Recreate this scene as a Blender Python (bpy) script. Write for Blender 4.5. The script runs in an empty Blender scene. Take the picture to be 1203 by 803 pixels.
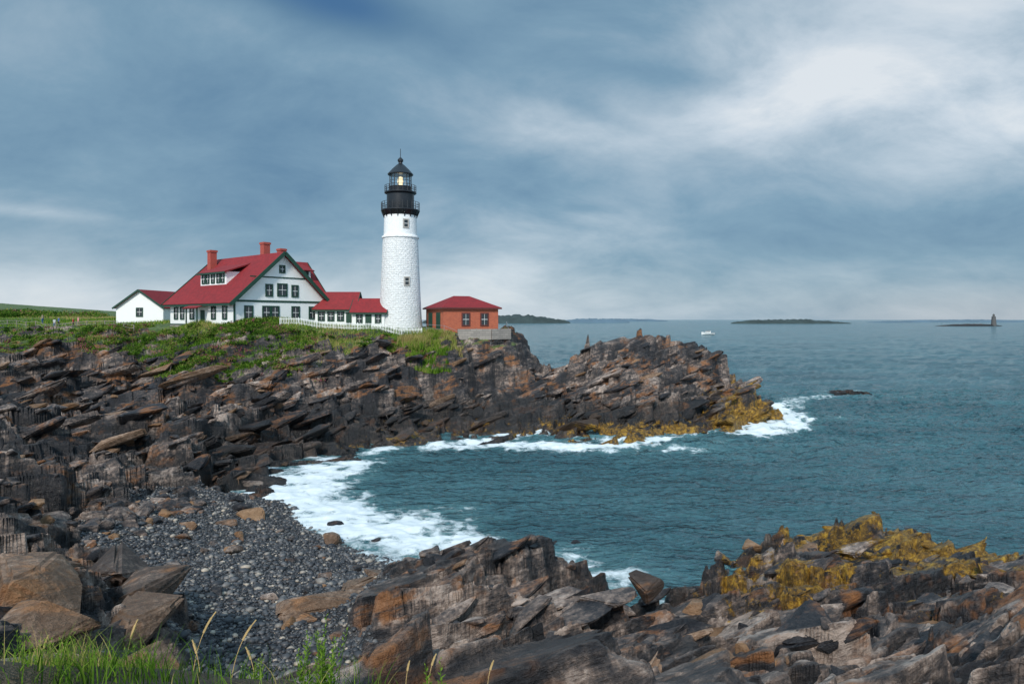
import bpy, bmesh, math, random
import numpy as np
from mathutils import Vector, Matrix
random.seed(7); rng=np.random.default_rng(11)
F=802.0; EYE=14.0
scene=bpy.context.scene
scene.view_settings.view_transform='Standard'; scene.view_settings.look='None'; scene.view_settings.exposure=0
# ------------------------------------------------------------------ noise
def hsh(ix,iy,seed):
    s=np.uint32((seed*2246822519+97)&0xffffffff)
    a=ix.astype(np.int64).astype(np.uint32)*np.uint32(374761393)
    b=iy.astype(np.int64).astype(np.uint32)*np.uint32(668265263)
    h=a+b+s
    h=(h^(h>>np.uint32(13)))*np.uint32(1274126177)
    h=(h^(h>>np.uint32(15)))*np.uint32(2246822519)
    h=h^(h>>np.uint32(16))
    return h.astype(np.float64)/4294967296.0
def vnoise(x,y,seed=0):
    ix=np.floor(x);iy=np.floor(y);fx=x-ix;fy=y-iy
    fx=fx*fx*(3-2*fx);fy=fy*fy*(3-2*fy)
    a=hsh(ix,iy,seed);b=hsh(ix+1,iy,seed);c=hsh(ix,iy+1,seed);d=hsh(ix+1,iy+1,seed)
    return (a*(1-fx)+b*fx)*(1-fy)+(c*(1-fx)+d*fx)*fy
def fbm(x,y,seed=0,o=4):
    s=0;a=.5;t=0
    for i in range(o):
        s=s+a*vnoise(x*2**i+i*17.3,y*2**i-i*9.1,seed+i);t+=a;a*=.5
    return s/t
def svor(x,y,seed,k,tl,tv):
    """soft faceted cells: one tilted plane per cell; returns offset, plane height, tone, joint (0 inside .. 1 at the joint between blocks)"""
    ix=np.floor(x);iy=np.floor(y);W=np.zeros(x.shape);Hs=np.zeros(x.shape);T=np.zeros(x.shape);O=np.zeros(x.shape);Mx=np.zeros(x.shape)
    for i in (-1,0,1):
        for j in (-1,0,1):
            gx=ix+i;gy=iy+j;r1=hsh(gx,gy,seed+2);r2=hsh(gx,gy,seed+3);r3=hsh(gx,gy,seed+4)
            ex=x-gx-hsh(gx,gy,seed);ey=y-gy-hsh(gx,gy,seed+1)
            w=np.exp(-k*(ex*ex+ey*ey));W+=w;Mx=np.maximum(Mx,w)
            Hs+=w*(tl*(.1+1.3*r2)*-ey+(r3-.35)*tv*ex);O+=w*(r1-.5);T+=w*r2
    W+=1e-12
    return O/W,Hs/W,T/W,np.clip((1-Mx/W)*2,0,1)
def sstep(a,b,x):
    t=np.clip((x-a)/(b-a),0,1);return t*t*(3-2*t)
# ------------------------------------------------------------------ terrain control points (image pixel column, pixel row, assumed distance from the camera)
def S(b,v,d): return (d*(b-601.5)/F, d, EYE-d*(v-375)/F)
C=[]
for b,v,d in [
 (0,385,120),(0,402,100),(0,440,76),(0,490,58),(0,545,46),(0,600,36),(0,660,27),(0,690,22),(0,735,14),
 (75,384,112),(75,410,94),(75,450,76),(75,500,60),(75,560,48),(75,610,39),(75,655,31),(75,680,25),(75,735,19),
 (150,383,103),(150,412,92),(150,452,80),(150,505,64),(150,560,52),(150,592,45),
 (225,381,93),(225,405,88),(225,440,80),(225,500,66),(225,550,56),(225,575,50),
 (170,690,25),(185,735,22),(100,700,21),(120,790,17),
 (300,379,89),(300,402,86),(300,435,80),(300,490,70),(300,535,63),(305,566,56.5),
 (350,382,90),(350,402,86),(350,440,80),(350,490,74),(350,535,67),
 (400,386,93),(400,403,87),(400,440,82),(400,480,77),(400,520,72),
 (450,388,94),(450,405,89),(450,440,84),(450,480,80),(450,517,76),
 (500,390,95),(500,412,91),(500,440,88),(500,480,83.5),(500,513,79),
 (560,389,97),(560,405,95),(560,440,92),(560,475,88),(560,505,83),
 (598,389,100),(598,400,98.5),(600,430,96),(600,470,90),(600,505,83),
 (625,406,103),(625,440,97),(632,480,89),(640,436,103),(657,450,101),(660,482,91),
 (680,424,99),(700,403,99),(722,395,99),(748,391,99),(780,402,99),(812,422,98),(840,436,98),(875,452,98),(897,463,96),(906,476,95),
 (700,438,92),(745,426,93),(790,436,93),(850,466,93),(885,475,92),
 (690,480,86),(745,468,86),(800,472,87),(860,482,89),(895,488,90),
 (620,517,79),(660,515,78),(720,508,79.5),(780,508,80.5),(830,505,83),(880,497,89),
 ]: C.append(S(b,v,d))
def Z(b,z,d): C.append((d*(b-601.5)/F,d,z))  # b is an image pixel column; height and distance are assumed
for b,z,d in [(170,1.7,41),(120,1.9,37),(170,1.5,34),(220,1.2,44),(290,.8,48),(325,.35,49.5),(250,1.2,36),(340,.3,44),(300,1.0,38),(400,.45,39),(350,1.0,34),(420,.8,34.5),(450,.3,37),(490,.1,38.5),
  (280,1.4,29),(350,1.5,27),(400,1.5,27),(330,1.7,23.5),(300,1.9,21),(240,2.0,25),(215,2.2,27.5)]: Z(b,z,d)
# foreground ledges
for b,v,d in [(420,800,18.5),(440,745,23.5),(470,702,27.5),(475,672,31.5),(510,660,31.5),(550,662,31),(560,707,26),(560,760,20.5),
  (600,678,30),(645,667,29),(645,722,24),(645,780,18),(690,694,27.5),(700,740,22),(765,700,27),(765,745,22),(800,690,28),
  (832,648,31.5),(865,640,32),(905,644,32),(880,700,26),(900,760,20),(960,665,31),(1000,690,27),(1000,760,20),
  (930,606,37.5),(990,596,38),(1050,608,38),(1095,636,37.5),(1060,652,33),(1100,690,27),(1110,760,20),(1150,664,33),(1200,664,33.5),(1200,700,27),(1200,770,19),(1300,660,33),(1300,760,19),(1450,680,32),(1450,780,18)]: C.append(S(b,v,d))
C+= [(0,0,12.3),(-6,0,12.2),(6,0,12.1),(-5,5,11.4),(-2,5,11.3),(2,4.5,11.2),(6,5,10.6),(12,6,9.5),(-12,4,11.6),(-20,6,11),(-5.2,8,9.6),(-3.3,8,9.5),(-2.3,8.4,9.3),(-7.5,8.5,9.4),(0,8.5,9.2),(3,9,8.8),(0,12,7.0),(6,12,7.0),(-4.5,11,7.3),(-5.5,15,4.6),(-8,12,7.2),(-2,-5,12.4),(10,-5,12.4),(-12,-5,12.4),(18,12,6.8),(-16,14,8)]
# sea floor
C+= [(-2,42,-.7),(4,37.5,-1.2),(-8,50,-1.0),(-13,56,-1.0),(-15.5,61,-.8),(-11,67,-1.2),(-4,72,-1.3),(2,47,-2.5),(0,58,-3),(10,64,-3),(5,69.5,-1.4),(12,71.5,-1.3),(19,72,-1.5),(26,77,-2),(33,84,-2),(39,93,-1.8),(43,102,-3),
  (6,34.5,-.9),(9,34,-1),(12,41,-2.5),(20,44,-2.2),(28,42,-2),(36,42,-2.5),(10,52,-3),(30,60,-4),(50,60,-5),(50,85,-5),(60,110,-6),(40,120,-6),(22,118,-4),(5,120,-5),(20,109,4),(32,107,1),(9,110,1.5),(70,45,-4),
  (100,100,-6),(100,300,-6),(20,160,-6),(0,300,-6),(-30,160,-6),(-18,128,-4),(-40,220,-6),(-60,400,-5)]
# plateau
C+= [(-16,100,12.5),(-16,108,12.4),(-24,98,13),(-30,104,13.2),(-30,116,13),(-45,96,13.4),(-45,108,13.4),(-45,122,13.3),(-8,100,12.4),(-4,103,12.3),(-9,110,12),(-62,112,13.3),(-60,130,13.4),(-85,130,13.5),(-85,118,13.3),(-70,150,13.8),(-90,150,14.4),(-105,150,14.8),(-120,160,14.8),(-120,120,13.2),(-130,90,11),(-110,70,9),(-90,50,8),(-70,30,8.5),(-50,20,9),(-90,200,13.6),(-150,250,13.6),(-120,380,12),
     (-52,88,12.6),(-36,88.5,13.3),(-28,93,13.1),(-22,94,12.9),(-70,98,11.6),(-60,97,12.6)]
C=np.array(C,float)
_d=np.sqrt(((C[:,None,:2]-C[None,:,:2])**2).sum(-1))
A=np.zeros((len(C)+3,len(C)+3));A[:len(C),:len(C)]=_d-np.eye(len(C))*0.15
A[:len(C),-3]=1;A[:len(C),-2:]=C[:,:2];A[-3,:len(C)]=1;A[-2:,:len(C)]=C[:,:2].T
Wt=np.linalg.solve(A,np.r_[C[:,2],0,0,0])
def base_h(x,y):
    x=np.asarray(x,float);y=np.asarray(y,float);sh=x.shape;x=x.ravel();y=y.ravel();o=np.empty(x.shape)
    for s in range(0,len(x),60000):
        xs=x[s:s+60000];ys=y[s:s+60000]
        r=np.sqrt((xs[:,None]-C[None,:,0])**2+(ys[:,None]-C[None,:,1])**2)
        o[s:s+60000]=r@Wt[:-3]+Wt[-3]+Wt[-2]*xs+Wt[-1]*ys
    return o.reshape(sh)
def inpoly(x,y,P):
    ins=np.zeros(x.shape,bool);dist=np.full(x.shape,1e9);n=len(P)
    for i in range(n):
        x1,y1=P[i];x2,y2=P[(i+1)%n]
        c=((y1>y)!=(y2>y))&(x<(x2-x1)*(y-y1)/((y2-y1)+1e-12)+x1);ins^=c
        dx,dy=x2-x1,y2-y1;t=np.clip(((x-x1)*dx+(y-y1)*dy)/(dx*dx+dy*dy),0,1)
        dist=np.minimum(dist,np.hypot(x-x1-t*dx,y-y1-t*dy))
    return np.where(ins,dist,-dist)
def pldist(x,y,P):
    dist=np.full(x.shape,1e9)
    for i in range(len(P)-1):
        x1,y1=P[i];x2,y2=P[i+1];dx,dy=x2-x1,y2-y1;t=np.clip(((x-x1)*dx+(y-y1)*dy)/(dx*dx+dy*dy),0,1)
        dist=np.minimum(dist,np.hypot(x-x1-t*dx,y-y1-t*dy))
    return dist
BEACH=[(-26.5,46),(-22.5,52),(-17.5,53),(-14,50),(-11,47),(-5,42),(-2.5,39.5),(-3.4,37.6),(-5.6,36),(-5.8,33),(-5.9,29.5),(-5.9,26),(-5.0,22),(-5.2,19),(-8.5,18.5),(-11,23),(-13.8,28),(-18.5,32.5),(-23,36),(-25.5,41)]
WASH=[(-16,65),(-18.5,59),(-16.5,51.5),(-10,46.5),(-4,42),(0,38.2)]
def fields(x,y):
    b=base_h(x,y)
    be=inpoly(x,y,BEACH)+ (fbm(x*.5,y*.5,50,3)-.5)*2.6
    beach=sstep(-.8,.8,be)
    n=fbm(x*.16,y*.16,70,4)
    land=sstep(60,74,y)*sstep(4,-4,x)
    veg=land*sstep(8.4,10.8,b+(n-.5)*10)
    flat=sstep(12.0,12.9,b)*sstep(80,90,y)*sstep(3,-2,x)
    near=sstep(11.5,8.5,y)
    veg=np.maximum(veg,flat); veg=np.maximum(veg,near*sstep(9,9.6,b)*.95)
    sea=sstep(-.3,-1.6,b)
    wash=sstep(6.5,2.5,pldist(x,y,[(-16,58),(-13,52),(-8,47.5),(-3,43),(1,39.5)]))
    low=1-.35*sstep(1.8,0,b)
    amp=(1-.97*beach)*(1-.5*veg)*(1-.92*flat)*(1-.8*near)*(1-.85*sea)*(1-.9*wash)*low
    amp=amp*(1-.8*np.exp(-((x+8)/5.5)**2-((y-17)/4.5)**2))*(1-.10*sstep(40,28,y))
    return b,beach,veg,amp
TH=math.radians(24);ct,st=math.cos(TH),math.sin(TH)
GX,GY=.34,-.36      # bedding dip
def relief(x,y,b,amp):
    wx=x+(fbm(x*.3,y*.3,5,3)-.5)*2.8; wy=y+(fbm(x*.3,y*.3,15,3)-.5)*2.8
    s=wx*ct+wy*st; a=-wx*st+wy*ct
    fine=sstep(68,35,y);nearf=sstep(45,25,y)
    d=np.zeros(x.shape);tone=np.zeros(x.shape);offs=np.zeros(x.shape);jt=np.zeros(x.shape)
    for k,(L,am,asp,tl,kk,cr) in enumerate([(7.,1.7,1.7,.22,15,.0),(2.8,1.05,1.6,.36,17,.42),(1.1,.44,1.5,.38,14,.16),(.42,.14,1.4,.34,11,.05)]):
        O,P,T,J=svor(s/(L*asp),a/L,31+k*7,kk,tl,.42*asp)
        w=[1-.45*nearf,1-.15*nearf,1,fine][k]
        J=sstep(.25,1.,J)
        d+=w*(O*am+P*L-J*cr); tone+=(T-.5)*[.3,.5,.6,.4][k]*(fine if k==3 else 1)
        if k in (1,2): jt=np.maximum(jt,J*(.9 if k==1 else .7))
        if k<3: offs+=O*[1.2,1.3,.5][k]
    z=b+d*amp
    q=(fbm(x*.12,y*.12,500,3)-.5)*5
    far=sstep(40,75,y)
    for T_,am in ((3.4,.6),(1.45,.78),(.6,.64),(.22,.5)):
        if T_<.3: am=am*fine*sstep(60,40,y)
        if 0.5<T_<.7: am=am*(1-.35*far)
        if T_>3: am=am*(1-.6*nearf)
        w=(z-GX*x-GY*y+q+offs*T_*.8)/T_
        i=np.floor(w);f=w-i
        r=hsh(i,i*0,int(T_*100)); wd=.34+(.30*far if T_<1 else .06*far); e=(1-wd)*(.25+.75*r)
        sf=.10*f+.90*sstep(e,e+wd,f)
        z=z+amp*am*T_*(sf-f)
        tone+=(hsh(i,i*0+3,int(T_*77))-.5)*.36*np.minimum(am,1)
    return z,tone+.5,jt*amp
def ground(x,y):
    x=np.atleast_1d(np.asarray(x,float));y=np.atleast_1d(np.asarray(y,float))
    b,beach,veg,amp=fields(x,y);return relief(x,y,b,amp)[0]
def weed_cover(X,Y,Zt):
    head=sstep(64,70,Y)*sstep(-16,-8,X);fr=sstep(44,40,Y)*sstep(4,12,X);left=sstep(50,56,Y)*sstep(-24,-17,X)
    brk=sstep(.40,.60,fbm(X*.16,Y*.16,99,3))
    wd=head*sstep(2.6,.7,Zt+(fbm(X*.3,Y*.3,90,3)-.5)*3.4)*(.15+.45*sstep(2,14,X))*(.3+.7*brk) + sstep(22,30,X)*sstep(70,80,Y)*sstep(7,2.6,Zt+(fbm(X*.3,Y*.3,91,3)-.5)*7)*.75
    wd=np.minimum(wd,.8)+sstep(2.4,1.0,Zt)*left*.3
    blob=np.exp(-(((X-18.5)/5.5)**2+((Y-37.5)/3.6)**2))
    wd=wd+blob*.68+fr*sstep(20,28,Y)*sstep(.46,.62,fbm(X*.35,Y*.35,95,3))*.72
    return np.clip(wd+np.exp(-(((X-11)/3.)**2+((Y-31)/2.5)**2))*.55,0,1)*(X<50)*sstep(115,108,Y)
# ------------------------------------------------------------------ mesh helpers
def mk(name,verts,faces_flat,nper,mats,attrs={},smooth=False):
    me=bpy.data.meshes.new(name);verts=np.asarray(verts,np.float32)
    nf=len(faces_flat)//nper
    me.vertices.add(len(verts));me.vertices.foreach_set('co',verts.ravel())
    me.loops.add(nf*nper);me.loops.foreach_set('vertex_index',np.asarray(faces_flat,np.int32))
    me.polygons.add(nf);me.polygons.foreach_set('loop_start',np.arange(0,nf*nper,nper,dtype=np.int32))
    me.polygons.foreach_set('loop_total',np.full(nf,nper,np.int32))
    me.polygons.foreach_set('use_smooth',smooth if isinstance(smooth,np.ndarray) else np.full(nf,smooth,bool))
    for k,v in attrs.items():
        at=me.attributes.new(k,'FLOAT','POINT');at.data.foreach_set('value',np.asarray(v,np.float32).ravel())
    me.update()
    for m in mats: me.materials.append(m)
    ob=bpy.data.objects.new(name,me);scene.collection.objects.link(ob);return ob
def gridfaces(nr,nc):
    i=np.arange(nr-1)[:,None]*nc+np.arange(nc-1)[None,:]
    return np.stack([i,i+1,i+nc+1,i+nc],-1).ravel()
# ------------------------------------------------------------------ node helpers
class NT:
    def __init__(s,nt): s.nt=nt;nt.nodes.clear()
    def n(s,t,**k):
        x=s.nt.nodes.new(t)
        for a,b in k.items(): setattr(x,a,b)
        return x
    def l(s,a,b): s.nt.links.new(a,b)
    def val(s,sock,v):
        if isinstance(v,bpy.types.NodeSocket): s.l(v,sock)
        else: sock.default_value=v
    def m(s,op,a,b=0.0,c=None,clamp=False):
        x=s.n('ShaderNodeMath',operation=op,use_clamp=clamp);s.val(x.inputs[0],a);s.val(x.inputs[1],b)
        if c is not None:s.val(x.inputs[2],c)
        return x.outputs[0]
    def mr(s,v,a,b,c=0.,d=1.,smooth=True):
        x=s.n('ShaderNodeMapRange',interpolation_type='SMOOTHSTEP' if smooth else 'LINEAR');s.val(x.inputs[0],v)
        for i,q in enumerate((a,b,c,d)): x.inputs[i+1].default_value=q
        return x.outputs[0]
    def mix(s,f,a,b,bt='MIX'):
        x=s.n('ShaderNodeMix',data_type='RGBA',blend_type=bt);s.val(x.inputs[0],f)
        for i,q in ((6,a),(7,b)):
            if isinstance(q,tuple): q=(*q[:3],1)
            s.val(x.inputs[i],q)
        return x.outputs[2]
    def ramp(s,f,st,interp='LINEAR'):
        x=s.n('ShaderNodeValToRGB');x.color_ramp.interpolation=interp;e=x.color_ramp.elements
        while len(e)<len(st): e.new(.5)
        for q,(p,c) in zip(e,st): q.position=p;q.color=(*c,1)
        s.val(x.inputs[0],f);return x.outputs[0]
    def noise(s,vec,sc,det=4,rough=.55,dist=0.):
        x=s.n('ShaderNodeTexNoise');s.l(vec,x.inputs['Vector']) if vec else None
        x.inputs['Scale'].default_value=sc;x.inputs['Detail'].default_value=det;x.inputs['Roughness'].default_value=rough;x.inputs['Distortion'].default_value=dist
        return x.outputs[0]
    def vorn(s,vec,sc,feat='F1',out='Distance'):
        x=s.n('ShaderNodeTexVoronoi',feature=feat);s.l(vec,x.inputs['Vector']);x.inputs['Scale'].default_value=sc;return x.outputs[out]
    def mapv(s,vec,rot=(0,0,0),sc=(1,1,1)):
        x=s.n('ShaderNodeMapping');s.l(vec,x.inputs[0]);x.inputs['Rotation'].default_value=rot;x.inputs['Scale'].default_value=sc;return x.outputs[0]
    def attr(s,nm): return s.n('ShaderNodeAttribute',attribute_name=nm).outputs['Fac']
    def bump(s,h,st,dist,nrm=None):
        x=s.n('ShaderNodeBump');x.inputs['Strength'].default_value=st;x.inputs['Distance'].default_value=dist;s.l(h,x.inputs['Height'])
        if nrm:s.l(nrm,x.inputs['Normal'])
        return x.outputs[0]
    def out(s,col,rough=.6,nrm=None,spec=.5,metal=0.,extra={}):
        p=s.n('ShaderNodeBsdfPrincipled');o=s.n('ShaderNodeOutputMaterial')
        if isinstance(col,tuple): col=(*col[:3],1)
        s.val(p.inputs['Base Color'],col);s.val(p.inputs['Roughness'],rough);p.inputs['Metallic'].default_value=metal
        s.val(p.inputs['Specular IOR Level'],spec)
        if nrm:s.l(nrm,p.inputs['Normal'])
        for k,v in extra.items(): s.val(p.inputs[k],v)
        s.l(p.outputs[0],o.inputs[0]);return p
    def bedding(s,pos,lat=.35,across=2.):
        q=s.n('ShaderNodeSeparateXYZ');s.l(pos,q.inputs[0])
        w=s.m('SUBTRACT',s.m('SUBTRACT',q.outputs[2],s.m('MULTIPLY',q.outputs[0],GX)),s.m('MULTIPLY',q.outputs[1],GY))
        cb=s.n('ShaderNodeCombineXYZ');s.l(s.m('MULTIPLY',q.outputs[0],lat),cb.inputs[0]);s.l(s.m('MULTIPLY',q.outputs[1],lat),cb.inputs[1]);s.l(s.m('MULTIPLY',w,across),cb.inputs[2])
        return cb.outputs[0]
def newmat(name):
    m=bpy.data.materials.new(name);m.use_nodes=True;return m,NT(m.node_tree)
def simple(name,col,rough=.6,var=.15,sc=2.,bump=0.,metal=0.):
    m,t=newmat(name);tc=t.n('ShaderNodeTexCoord').outputs['Object']
    n=t.noise(tc,sc,4,.6)
    dark=tuple(c*(1-var) for c in col);lite=tuple(min(1,c*(1+var)) for c in col)
    c=t.ramp(n,[(.3,dark),(.7,lite)])
    nr=t.bump(t.noise(tc,sc*6,3),bump,.05) if bump else None
    t.out(c,rough,nr,metal=metal);return m
def rockcolor(t,pos,tone):
    mv=t.bedding(pos,.5,1.8)
    n1=t.noise(mv,1.0,6,.64,.6)
    n2=t.noise(pos,.2,3,.6)
    n3=t.noise(pos,4.,5,.7)
    f=t.m('ADD',t.m('MULTIPLY',n1,.85),t.m('MULTIPLY',tone,.46))
    f=t.m('ADD',f,t.m('MULTIPLY',t.m('SUBTRACT',n3,.5),.70))
    f=t.m('ADD',f,t.m('MULTIPLY',t.m('SUBTRACT',n2,.5),.45))
    c=t.ramp(f,[(.44,(.008,.008,.011)),(.57,(.027,.025,.028)),(.68,(.070,.058,.055)),(.79,(.20,.15,.125)),(.94,(.48,.38,.32))])
    rust=t.m('MULTIPLY',t.mr(t.noise(pos,.33,4,.65),.50,.60),t.mr(n1,.44,.58))
    c=t.mix(t.m('MULTIPLY',rust,.85),c,t.mix(n3,(.070,.020,.007),(.44,.18,.05)))
    return c,n1,n3,mv
def weedmix(t,c,tc,wattr):
    wn=t.noise(tc,.9,7,.80)
    weed=t.mr(t.m('ADD',t.m('MULTIPLY',wattr,.34),t.m('MULTIPLY',wn,1.1)),.72,.80)
    wc=t.ramp(t.noise(tc,2.8,5,.78),[(.32,(.03,.018,.004)),(.46,(.13,.07,.012)),(.58,(.36,.20,.022)),(.72,(.60,.41,.06))])
    return t.mix(t.m('MULTIPLY',weed,t.mr(wattr,.03,.15)),c,wc)
# ------------------------------------------------------------------ shore material
m_shore,t=newmat('shore_rock')
tc=t.n('ShaderNodeTexCoord').outputs['Object'];geo=t.n('ShaderNodeNewGeometry')
sep=t.n('ShaderNodeSeparateXYZ');t.l(geo.outputs['Position'],sep.inputs[0]);zz=sep.outputs[2]
sepn=t.n('ShaderNodeSeparateXYZ');t.l(geo.outputs['True Normal'],sepn.inputs[0]);nz=sepn.outputs[2]
tone=t.attr('tone')
c,n1,n3,mv=rockcolor(t,tc,tone)
up=t.mr(nz,.7,.97)  # top light painted into the rock: upward faces mixed towards paler tan
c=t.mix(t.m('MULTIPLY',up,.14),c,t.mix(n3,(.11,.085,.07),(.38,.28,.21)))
c=t.mix(t.m('MULTIPLY',t.attr('joint'),.55),c,(.010,.009,.009))
zz2=t.m('ADD',zz,t.m('MULTIPLY',t.m('SUBTRACT',n3,.5),3.0))
beach=t.attr('beach')
wet=t.m('MULTIPLY',t.mr(t.m('SUBTRACT',zz2,t.mr(sep.outputs[1],48,62,0.,1.9)),3.2,1.0),t.m('SUBTRACT',1.,beach))
c=t.mix(t.m('MULTIPLY',wet,.78),c,(.011,.010,.010))
c=weedmix(t,c,tc,t.attr('weed'))
vegn=t.noise(tc,1.1,5,.7)
vc=t.ramp(vegn,[(.3,(.03,.05,.01)),(.45,(.06,.10,.018)),(.55,(.11,.16,.03)),(.7,(.20,.17,.075))])
veg=t.attr('veg');vf=t.mr(t.m('ADD',t.m('MULTIPLY',veg,1.2),t.m('MULTIPLY',t.m('SUBTRACT',n1,.5),1.9)),.45,.66)
vf=t.m('MULTIPLY',vf,t.mr(nz,.4,.75))
vc=t.mix(t.mr(sep.outputs[1],14,10),vc,t.mix(vegn,(.025,.022,.010),(.12,.085,.045)))
c=t.mix(vf,c,vc)
bvn=t.n('ShaderNodeTexVoronoi');t.l(tc,bvn.inputs['Vector']);bvn.inputs['Scale'].default_value=7.
bw=t.n('ShaderNodeRGBToBW');t.l(bvn.outputs['Color'],bw.inputs[0])
pc=t.ramp(bw.outputs[0],[(.1,(.018,.019,.022)),(.5,(.052,.054,.058)),(.8,(.11,.11,.115)),(.97,(.28,.24,.20))])
c=t.mix(t.mr(beach,.35,.65),c,pc)
ro=t.m('SUBTRACT',.58,t.m('MULTIPLY',t.mr(zz2,6.,1.0),.30))
fine=t.noise(t.bedding(tc,1.,4.),1.5,6,.72)
h=t.m('ADD',fine,t.m('MULTIPLY',n3,1.0))
b1=t.bump(h,.9,.20)
b2=t.bump(t.m('MULTIPLY',bvn.outputs['Distance'],t.m('MULTIPLY',beach,-1.)),.9,.12,b1)
t.out(c,ro,b2,.5)
# ------------------------------------------------------------------ terrain mesh
ys=np.concatenate([np.linspace(-6,3,30,endpoint=False),np.geomspace(3+8,135+8,1150)-8,135+np.geomspace(1,300,50)])
tt=np.linspace(-.90,.90,1400)
Y=np.repeat(ys[:,None],len(tt),1);X=(Y+8)*tt[None,:]
b,beach_,veg_,amp=fields(X,Y);Zt,tone_,jt_=relief(X,Y,b,amp)
wd=weed_cover(X,Y,Zt)*(1-beach_)
sm=np.repeat((ys[:-1]>30)[:,None],len(tt)-1,1).ravel()
mk('rocky_shore',np.stack([X,Y,Zt],-1).reshape(-1,3),gridfaces(*X.shape),4,[m_shore],
  dict(beach=beach_,veg=veg_,tone=tone_,weed=wd,joint=jt_),smooth=sm)
# ------------------------------------------------------------------ sea
NB=600
ys=np.concatenate([np.geomspace(20,135,NB,endpoint=False),np.geomspace(135,25000,280)])
tt=np.linspace(-1.4,1.4,1000)
Y=np.repeat(ys[:,None],len(tt),1);X=Y*tt[None,:]
am=.13+.26*sstep(40,100,Y)*sstep(-20,30,X+.3*(Y-60)); am=am*sstep(1200,160,Y)
wu=X*.9+Y*.35;wv_=Y*.95-X*.3
wv=(fbm(wu*.20,wv_*.36,400,2)-.5)*2.6*am
for q,(fx,fy,a_) in enumerate(((.42,.85,.9),(.95,1.8,.6),(2.1,3.6,.30))):
    nn=1-np.abs(2*vnoise(wu*fx+1.5*vnoise(wu*.15,wv_*.2,3+q),wv_*fy+1.2*vnoise(wu*.2,wv_*.1,13+q),410+q)-1)
    wv+=(nn**1.6)*am*a_*sstep(400/(q+1),110/(q+1),Y)
bb=base_h(X[:NB],Y[:NB])
mod=fbm(X*.22,Y*.22,77,3);mod2=fbm(X*.7,Y*.7,79,3);gate=sstep(.38,.58,fbm(X*.12,Y*.12,177,3))
dW=pldist(X,Y,WASH)
f1=sstep(9.,.0,dW*(.35+1.3*mod))*(.50+.75*mod2)
f2=sstep(5.,.2,pldist(X,Y,[(-8,75.0),(-1,76.5),(4,73.4),(9,74.2),(15,74.5)])*(.2+1.6*mod))*(.42+.9*mod2)*(.3+.7*gate)
f3=sstep(7.,.2,pldist(X,Y,[(15,75.2),(21,76),(27,80),(32,86),(37,92),(40,99),(42,110)])*(.15+1.8*mod))*(.4+1.0*mod2)*(.35+.65*gate)
f4=sstep(3.5,.2,pldist(X,Y,[(3,36.5),(7,35.5)]))*.35
f5=sstep(6,1,np.hypot((X-62.5)*.7,Y-129))*.6
f6=sstep(4.5,.5,pldist(X,Y,[(44,106),(48,117),(58,124)])*(.5+mod))*.6
foam=np.maximum.reduce([f1,f2,f3,f4,f5,f6])
foam[:NB]=np.maximum(foam[:NB],sstep(-1.1,-.1,bb)*(-.1+1.2*mod[:NB]))
wv=wv+foam*sstep(.45,.9,foam)*.28*fbm(X*1.2,Y*1.2,88,3)
foam=np.maximum(foam,sstep(4,1,np.abs(Y-622))*sstep(180,184,X)*sstep(262,190,X)*.9)
m_sea,t=newmat('sea_water')
tc=t.n('ShaderNodeTexCoord').outputs['Object']
fo=t.attr('foam')
big=t.noise(t.mapv(tc,(0,0,.2),(.02,.05,.02)),1.,3,.6)
wcol=t.ramp(big,[(.35,(.036,.108,.135)),(.65,(.072,.180,.212))])
la=t.noise(tc,1.1,6,.78,.6);lv=t.vorn(t.mapv(tc,(0,0,.3),(1,1.6,1)),1.0,'SMOOTH_F1')
lace=t.m('ADD',t.m('MULTIPLY',la,1.05),t.m('MULTIPLY',lv,.26))
ff=t.mr(t.m('SUBTRACT',fo,lace),-.14,.18)
ff=t.m('MULTIPLY',ff,t.mr(fo,.05,.2))
wcol=t.mix(t.m('MULTIPLY',t.mr(fo,.1,.8),.6),wcol,(.13,.29,.31))
h1=t.noise(t.mapv(tc,(0,0,.25),(.8,1.7,1)),1.3,5,.68,.3)
h2=t.noise(t.mapv(tc,(0,0,-.15),(.12,.30,.2)),1.,4,.66,.3)
bp=t.bump(h1,1.,.55);bp=t.bump(h2,1.,3.6,bp)
pw=t.n('ShaderNodeBsdfPrincipled');t.l(wcol,pw.inputs['Base Color']);pw.inputs['Roughness'].default_value=.12;pw.inputs['IOR'].default_value=1.33;t.l(bp,pw.inputs['Normal'])
pf=t.n('ShaderNodeBsdfDiffuse');t.l(t.mix(la,(.45,.56,.61),(.94,.95,.95)),pf.inputs[0])
mx=t.n('ShaderNodeMixShader');t.l(ff,mx.inputs[0]);t.l(pw.outputs[0],mx.inputs[1]);t.l(pf.outputs[0],mx.inputs[2])
o=t.n('ShaderNodeOutputMaterial');t.l(mx.outputs[0],o.inputs[0])
mk('sea_water',np.stack([X,Y,wv],-1).reshape(-1,3),gridfaces(*X.shape),4,[m_sea],dict(foam=foam),smooth=True)
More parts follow.
